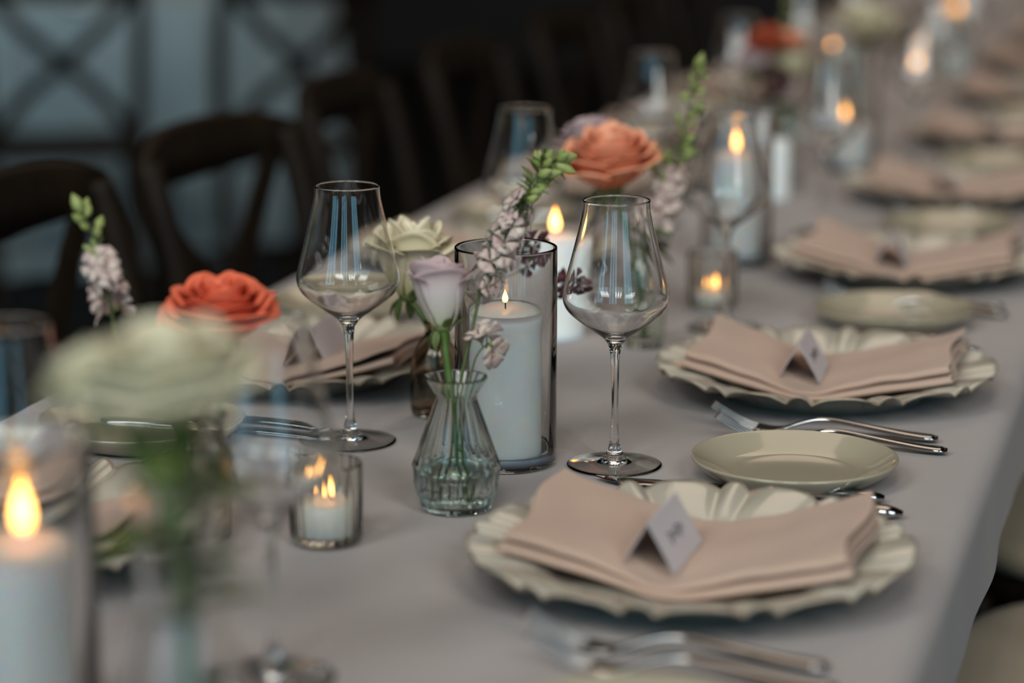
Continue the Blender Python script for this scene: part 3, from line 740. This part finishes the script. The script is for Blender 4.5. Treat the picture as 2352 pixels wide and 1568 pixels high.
def floret_geo(c, direc, size, rnd, n=5):
    M = frame_of(direc); parts = []
    for k in range(n):
        V, F = petal(0.5*size, 0.62*size, 0.62*PI/n*1.25, 0.22*size, 2*PI*k/n+rnd.uniform(-.25, .25), rnd, 0.62*size, rb=0.12, nu=4, nv=5, wave=0.16)
        parts.append(([Vector(c) + M @ v for v in V], F))
    return join(parts)
def bud_geo(c, direc, size):
    M = frame_of(direc); prof = [(0, 0), (0.20*size, 0.15*size), (0.36*size, 0.5*size), (0.30*size, 0.85*size), (0.12*size, 1.15*size), (0, 1.3*size)]
    V, F = lathe(prof, 10)
    return [Vector(c) + M @ Vector(v) for v in V], F
def make_spike(label, path, seed, flo=(0.15, 0.6), n_flo=12, n_bud=10, fsize=0.85, bsize=0.9, r=0.17, droop=None, tip=None, fmat='pink_petal', name='flower_spike', n_leaf=8, group='flower spikes in the vases', start=0.4):
    rnd = random.Random(seed)
    o0 = Vector(path[0]); root = thing(name, label, 'flower', T(*o0), 0, group)
    P = [Vector(p)-o0 for p in path]; sp = spline(P, 8); n = len(sp)
    obj('stem', mesh('stem', *tube(sp, [r*(1-0.6*i/n) for i in range(n)], 8), 'dark_stem'), root)
    def at(f):
        x = f*(n-1); i = min(int(x), n-2); return sp[i].lerp(sp[i+1], x-i)
    def tang(f):
        x = int(min(f*(n-1), n-2)); return (sp[x+1]-sp[x]).normalized()
    def branch(f, ln, up):
        a = rnd.uniform(0, 6.28); t = tang(f); s1 = t.orthogonal().normalized(); s2 = t.cross(s1)
        d = (s1*math.cos(a)+s2*math.sin(a)+t*up).normalized()
        p = at(f); q = p + d*ln
        return p, q, d
    for k in range(n_flo):
        f = start + (flo[1]-start)*(k+rnd.random())/n_flo if flo[0] is None else flo[0] + (flo[1]-flo[0])*(k+rnd.random())/n_flo
        p, q, d = branch(f, rnd.uniform(0.5, 1.1)*fsize*1.1, 0.35)
        o = obj('floret', mesh('floret', *floret_geo(q, d, fsize*rnd.uniform(.8, 1.15), rnd), fmat), root); thin(o, 0.0004)
        obj('pedicel', mesh('pedicel', *tube([p, q+d*0.15*fsize], 0.06, 5), 'leaf'), o)
    for k in range(n_bud):
        f = flo[1] - 0.04 + (1.0-flo[1]+0.04)*(k+0.5*rnd.random())/n_bud
        p, q, d = branch(min(f, 0.99), rnd.uniform(0.25, 0.7)*bsize, 0.9)
        o = obj('bud', mesh('bud', *bud_geo(q-d*0.1, d, bsize*rnd.uniform(.75, 1.1)*(1.12-0.5*(f-flo[1]))), 'pale_leaf'), root)
        obj('pedicel', mesh('pedicel', *tube([p, q], 0.05, 5), 'leaf'), o)
    for k in range(n_leaf):
        f = flo[0] + (0.95-flo[0])*rnd.random()
        p, q, d = branch(f, 0.2, 0.5)
        thin(obj('bract', leaf_me(p, d, rnd.uniform(0.9, 1.6)*bsize, 0.22*bsize, 'leaf', 'bract'), root))
    if tip is not None: obj('bud', mesh('bud', *bud_geo(sp[-1], tip, bsize*1.3), 'pale_leaf'), root)
    return root
make_spike('pink and green flower spike leaning right from the clear bud vase', [(-55.3, 173.4, 0.75), (-54.6, 173.8, 5), (-53.9, 174.2, 10.4), (-53.4, 175.0, 13.4), (-52.8, 175.8, 16.8), (-51.7, 176.6, 19.5), (-50.6, 177.3, 21.9), (-49.7, 178, 24.2), (-48.7, 178.5, 25.7), (-48.0, 178.8, 26.1)], 41, flo=(0.42, 0.72), n_flo=24, n_bud=22, fsize=0.78, bsize=1.1, n_leaf=64, tip=(1, 0.3, 0.25))
make_spike('small drooping pink sprig over the lip of the clear bud vase', [(-54.5, 174.0, 1.0), (-53.9, 174.2, 6), (-53.2, 174.4, 10.6), (-52.7, 174.6, 12.0), (-52.1, 174.8, 12.6)], 43, flo=(0.86, 1.0), n_flo=4, n_bud=1, fsize=0.9, bsize=0.6, r=0.1, n_leaf=3)
make_spike('green and pink flower spike left of the red-orange rose', [(-69.7, 160.4, 0.8), (-70.2, 160.0, 6), (-71.8, 159.2, 9.8), (-74.5, 158.3, 14.5), (-75.2, 158.5, 17.6), (-75.8, 158.7, 20.0), (-76.5, 159, 22.2), (-77.4, 159, 23.8)], 47, flo=(0.52, 0.74), n_flo=14, n_bud=10, fsize=0.8, bsize=1.0, n_leaf=6, tip=(-0.5, 0, 1))
make_spike('tall green flower spike right of the peach-orange garden rose', [(-53.5, 234.1, 0.8), (-53.3, 234.2, 7), (-52.4, 234.5, 11), (-51.4, 236, 16.9), (-50.3, 237.5, 22.4), (-49.5, 238.7, 26.9)], 53, flo=(0.4, 0.6), n_flo=12, n_bud=26, fsize=1.0, bsize=1.1, n_leaf=18, tip=(0.2, 0, 1))
make_spike('bushy green sprig left of the tall spike behind the right wine glass', [(-53.7, 234.2, 0.8), (-53.5, 234.4, 8), (-52.9, 235.2, 13), (-52.3, 236.0, 18.5)], 57, flo=(0.5, 0.8), n_flo=9, n_bud=9, fsize=1.1, bsize=1.1, n_leaf=16)
make_spike('dark burgundy sprig reaching right behind the central glass cylinder', [(-64.6, 201.4, 0.8), (-64.4, 201.4, 6), (-63.0, 202.0, 8.8), (-60.5, 203, 9.8), (-58.3, 203.8, 10.2), (-56.2, 204.8, 11.2), (-54.2, 205.3, 11.6), (-53.0, 205.5, 11.5)], 61, flo=(0.62, 1.0), n_flo=8, n_bud=0, fsize=0.8, bsize=0.5, r=0.08, n_leaf=2, fmat='burgundy', name='dark_sprig')
make_spike('dark burgundy sprig rising above the central glass cylinder', [(-64.8, 201.2, 0.8), (-64.4, 201.3, 6), (-62.0, 202.6, 9.5), (-59.5, 204, 12.2), (-57.3, 204.8, 14.0), (-56.6, 205, 15.4)], 63, flo=(0.7, 1.0), n_flo=7, n_bud=0, fsize=0.7, bsize=0.5, r=0.08, n_leaf=2, fmat='burgundy', name='dark_sprig')
make_spike('blurred green spike above the red flowers far down the table', [(-59.0, 347.6, 0.8), (-59.1, 347.9, 9), (-59.4, 348.6, 17), (-59.8, 349.1, 26.5)], 67, flo=(0.4, 0.6), n_flo=6, n_bud=12, fsize=1.2, bsize=1.2, n_leaf=10)
make_spike('dark burgundy blurred sprig below the red flower far down the table', [(-59.0, 347.3, 0.8), (-59.2, 346.8, 9), (-59.8, 344, 13.5), (-60.1, 342.3, 15.2)], 71, flo=(0.7, 1.0), n_flo=9, n_bud=0, fsize=1.2, bsize=0.8, n_leaf=2, fmat='burgundy', name='dark_sprig')

make_spike('blurred leafy green sprig under the foreground cream rose', [(-46.8, 104.9, 0.9), (-46.6, 104.8, 9), (-46.2, 104.9, 16), (-45.9, 105.4, 22.0)], 81, flo=(0.55, 0.9), n_flo=0, n_bud=0, fsize=1.0, bsize=2.6, n_leaf=22, name='leafy_sprig')
make_spike('blurred leafy stem standing low in the foreground vase', [(-47.2, 104.2, 0.9), (-46.2, 104.4, 9), (-45.6, 104.5, 17)], 83, flo=(0.3, 0.9), n_flo=0, n_bud=0, fsize=1.0, bsize=1.2, n_leaf=14, name='leafy_sprig')

# ------------------------------------------------------------------ chairs
def make_chair():
    """cross-back chair facing +X, seat centre at the origin, floor at z = 0 (centimetres)"""
    t = thing('cross_back_chair', 'x', 'chair', (0, 0, 0), 0, 'cross-back chairs')
    # seat frame and cushion
    def slab(r0, z0, z1, dx=0.0, edge=1.2):
        prof_n = 40; V, F = [], []
        levels = [(z0, -edge), (z0+edge*0.4, -0.1), (z1-edge*0.6, 0), (z1-edge*0.15, -edge*0.4), (z1, -edge*1.6)]
        for z, d in levels:
            for k in range(prof_n):
                a = 2*PI*k/prof_n; c, s_ = math.cos(a), math.sin(a)
                p = 3.2
                x = (r0+d)*math.copysign(abs(c)**(2/p), c); y = (r0+d)*math.copysign(abs(s_)**(2/p), s_)
                y *= 1.04 + 0.06*(x/r0)
                V.append((x+dx, y, z))
        for i in range(len(levels)-1):
            for k in range(prof_n): F.append([i*prof_n+k, i*prof_n+(k+1) % prof_n, (i+1)*prof_n+(k+1) % prof_n, (i+1)*prof_n+k])
        F.append(list(range(prof_n))[::-1]); F.append(list(range((len(levels)-1)*prof_n, len(levels)*prof_n)))
        return V, F
    obj('seat', fixn(mesh('seat', *slab(20.5, 42.0, 45.2), 'wood')), t)
    obj('cushion', fixn(mesh('cushion', *slab(19.8, 45.2, 49.0, 0.4, 1.6), 'cushion')), t)
    for s_ in (-1, 1):
        obj('leg', mesh('leg', *tube(spline([(17.0, s_*17.5, 43), (18.2, s_*18.2, 22), (19.2, s_*18.8, 0)], 4), 1.75, 10), 'wood'), t)
        # rear leg continues as the back post
        obj('back_post', mesh('back_post', *tube(spline([(-22.5, s_*17.0, 0), (-19.2, s_*17.5, 24), (-18.2, s_*18.0, 45), (-20.0, s_*18.8, 62), (-23.2, s_*19.4, 78), (-25.4, s_*19.2, 86)], 5), [1.9]*20+[1.8]*6, 10), 'wood'), t)
        obj('stretcher', mesh('stretcher', *tube([(18.4, s_*18.3, 17), (-19.8, s_*17.3, 19)], 1.0, 8), 'wood'), t)
    obj('stretcher', mesh('stretcher', *tube([(-1, -17.8, 18), (-1, 17.8, 18)], 1.0, 8), 'wood'), t)
    # curved top rail, flat section
    V, F = [], []; m = 17
    for i in range(m):
        f = -1 + 2*i/(m-1); y = 20.3*f; x = -25.2 - 4.0*(1-f*f); zt = 89.4 - 1.6*f**4 - 0.5*f*f
        for (dx, z) in ((-0.9, 82.0+1.2*f*f), (-1.3, (82+zt)/2), (-1.2, zt-0.4), (-0.2, zt), (0.9, zt-0.4), (0.7, (82+zt)/2), (0.8, 82.0+1.2*f*f)): V.append((x+dx, y, z))
    for i in range(m-1):
        for k in range(7): F.append([i*7+k, i*7+(k+1) % 7, (i+1)*7+(k+1) % 7, (i+1)*7+k])
    F.append(list(range(7))); F.append(list(range((m-1)*7, m*7)))
    obj('top_rail', fixn(mesh('top_rail', V, F, 'wood')), t)
    for s_ in (-1, 1):
        pts = spline([(-18.6, -s_*17.4, 47.5), (-21.4, -s_*9.5, 58), (-24.0, 0, 66.5+s_*0.2), (-26.0, s_*9.5, 75), (-26.4, s_*16.5, 83)], 5)
        # flat bent strap
        V, F = [], []
        for i, p in enumerate(pts):
            d = (pts[min(i+1, len(pts)-1)]-pts[max(i-1, 0)]).normalized(); nrm = Vector((1, 0, 0.28)).normalized(); sd = d.cross(nrm).normalized()
            o_ = 0.45*s_
            for (a, b) in ((-1.7, -0.4), (1.7, -0.4), (1.7, 0.4), (-1.7, 0.4)): V.append(p + sd*a + nrm*(b+o_))
        for i in range(len(pts)-1):
            for k in range(4): F.append([i*4+k, i*4+(k+1) % 4, (i+1)*4+(k+1) % 4, (i+1)*4+k])
        F.append([0, 1, 2, 3]); F.append([4*(len(pts)-1)+k for k in range(4)])
        obj('cross_strap', fixn(mesh('cross_strap', V, F, 'wood', smooth=False)), t)
    return t
P_chair = Proto(make_chair())
def chair(x, y, rot, label): return P_chair.put((x*S, y*S, 0), rot, label)
for k in range(1, 8):
    yy = 162 + 58.4*k + (0, 14, 4, 2, -2, 1, -1, 0)[k]
    chair(-95.5 + (0, 0, 1.5, -1, 0, 1, 0, -1)[k], yy, (0.05, 0.02, -0.06, 0.05, 0.0, -0.03, 0.04, 0)[k], 'dark cross-back chair left of the long table, %s' % nth(k-1, 'in its row'))
for k in range(1, 7):
    chair(-4.5 + (0, 1.0, 0, 2, 1, 0, 1)[k], 162.5 + 58.7*k + (0, 3.5, 1, 0, 2, 0, 0)[k], PI + (0, -0.20, -0.05, 0.03, -0.04, 0.02, 0)[k], 'beige-cushioned chair right of the long table, %s' % nth(k-1, 'in its row'))

# ------------------------------------------------------------------ the round table behind on the left
RT = Vector((-3.53, 6.94, 0)); RR = 0.92
rt = thing('round_table', 'round table under the blue-grey floor-length cloth at the back left', 'table', RT)
V, F = lathe([(0, 71.5), (88, 71.5), (89.5, 72.5), (89.5, 74), (88, 74.6), (0, 74.6)], 48)
obj('tabletop', fixn(mesh('tabletop', V, F, 'table_wood')), rt)
obj('pedestal', fixn(mesh('pedestal', *lathe([(0, 0), (34, 0), (34, 3), (8, 6), (6, 10), (6, 71.5), (0, 71.5)], 32), 'table_wood')), rt)
n = 240; V, F, rings = [], [], []
levels = [(0, 75, 0), (40, 75, 0), (80, 75, 0), (89, 74.9, 0.02), (91, 74.0, 0.06), (91.8, 71.5, 0.15), (92.5, 62, 0.4), (93.5, 45, 0.7), (94.5, 25, 0.9), (95.5, 1.5, 1.0)]
for (r, z, wv) in levels:
    if r == 0: rings.append([0]*n); V.append((0, 0, z)); continue
    st = len(V)
    for k in range(n):
        a = 2*PI*k/n; rr = r + wv*3.2*(math.sin(a*19)+0.5*math.sin(a*31+1.3))
        V.append((rr*math.cos(a), rr*math.sin(a), z))
    rings.append(list(range(st, st+n)))
for i in range(len(rings)-1):
    for k in range(n):
        u = []
        for v in (rings[i][k], rings[i][(k+1) % n], rings[i+1][(k+1) % n], rings[i+1][k]):
            if v not in u: u.append(v)
        F.append(u)
o = obj('tablecloth', fixn(mesh('round_cloth', V, F, 'blue_cloth')), None, RT)
tag(o, 'blue-grey cloth hanging in folds from the round table at the back left', 'tablecloth')
bare = [chair(-282, 568.5, PI/2+0.5, 'dark cross-back chair in front of the round table, at the top left corner'),
        chair(-233, 580, PI/2+0.8, 'dark cross-back chair in front of the round table, right of the corner one')]
for b_ in bare:                  # these two have plain wooden seats
    for ch in list(b_.children):
        if ch.name.startswith('cushion'): bpy.data.objects.remove(ch)
t = pillar(-300, 618, 0.1, 10, 3.0, 'lit candle on the round table at the top left corner', FL_B)
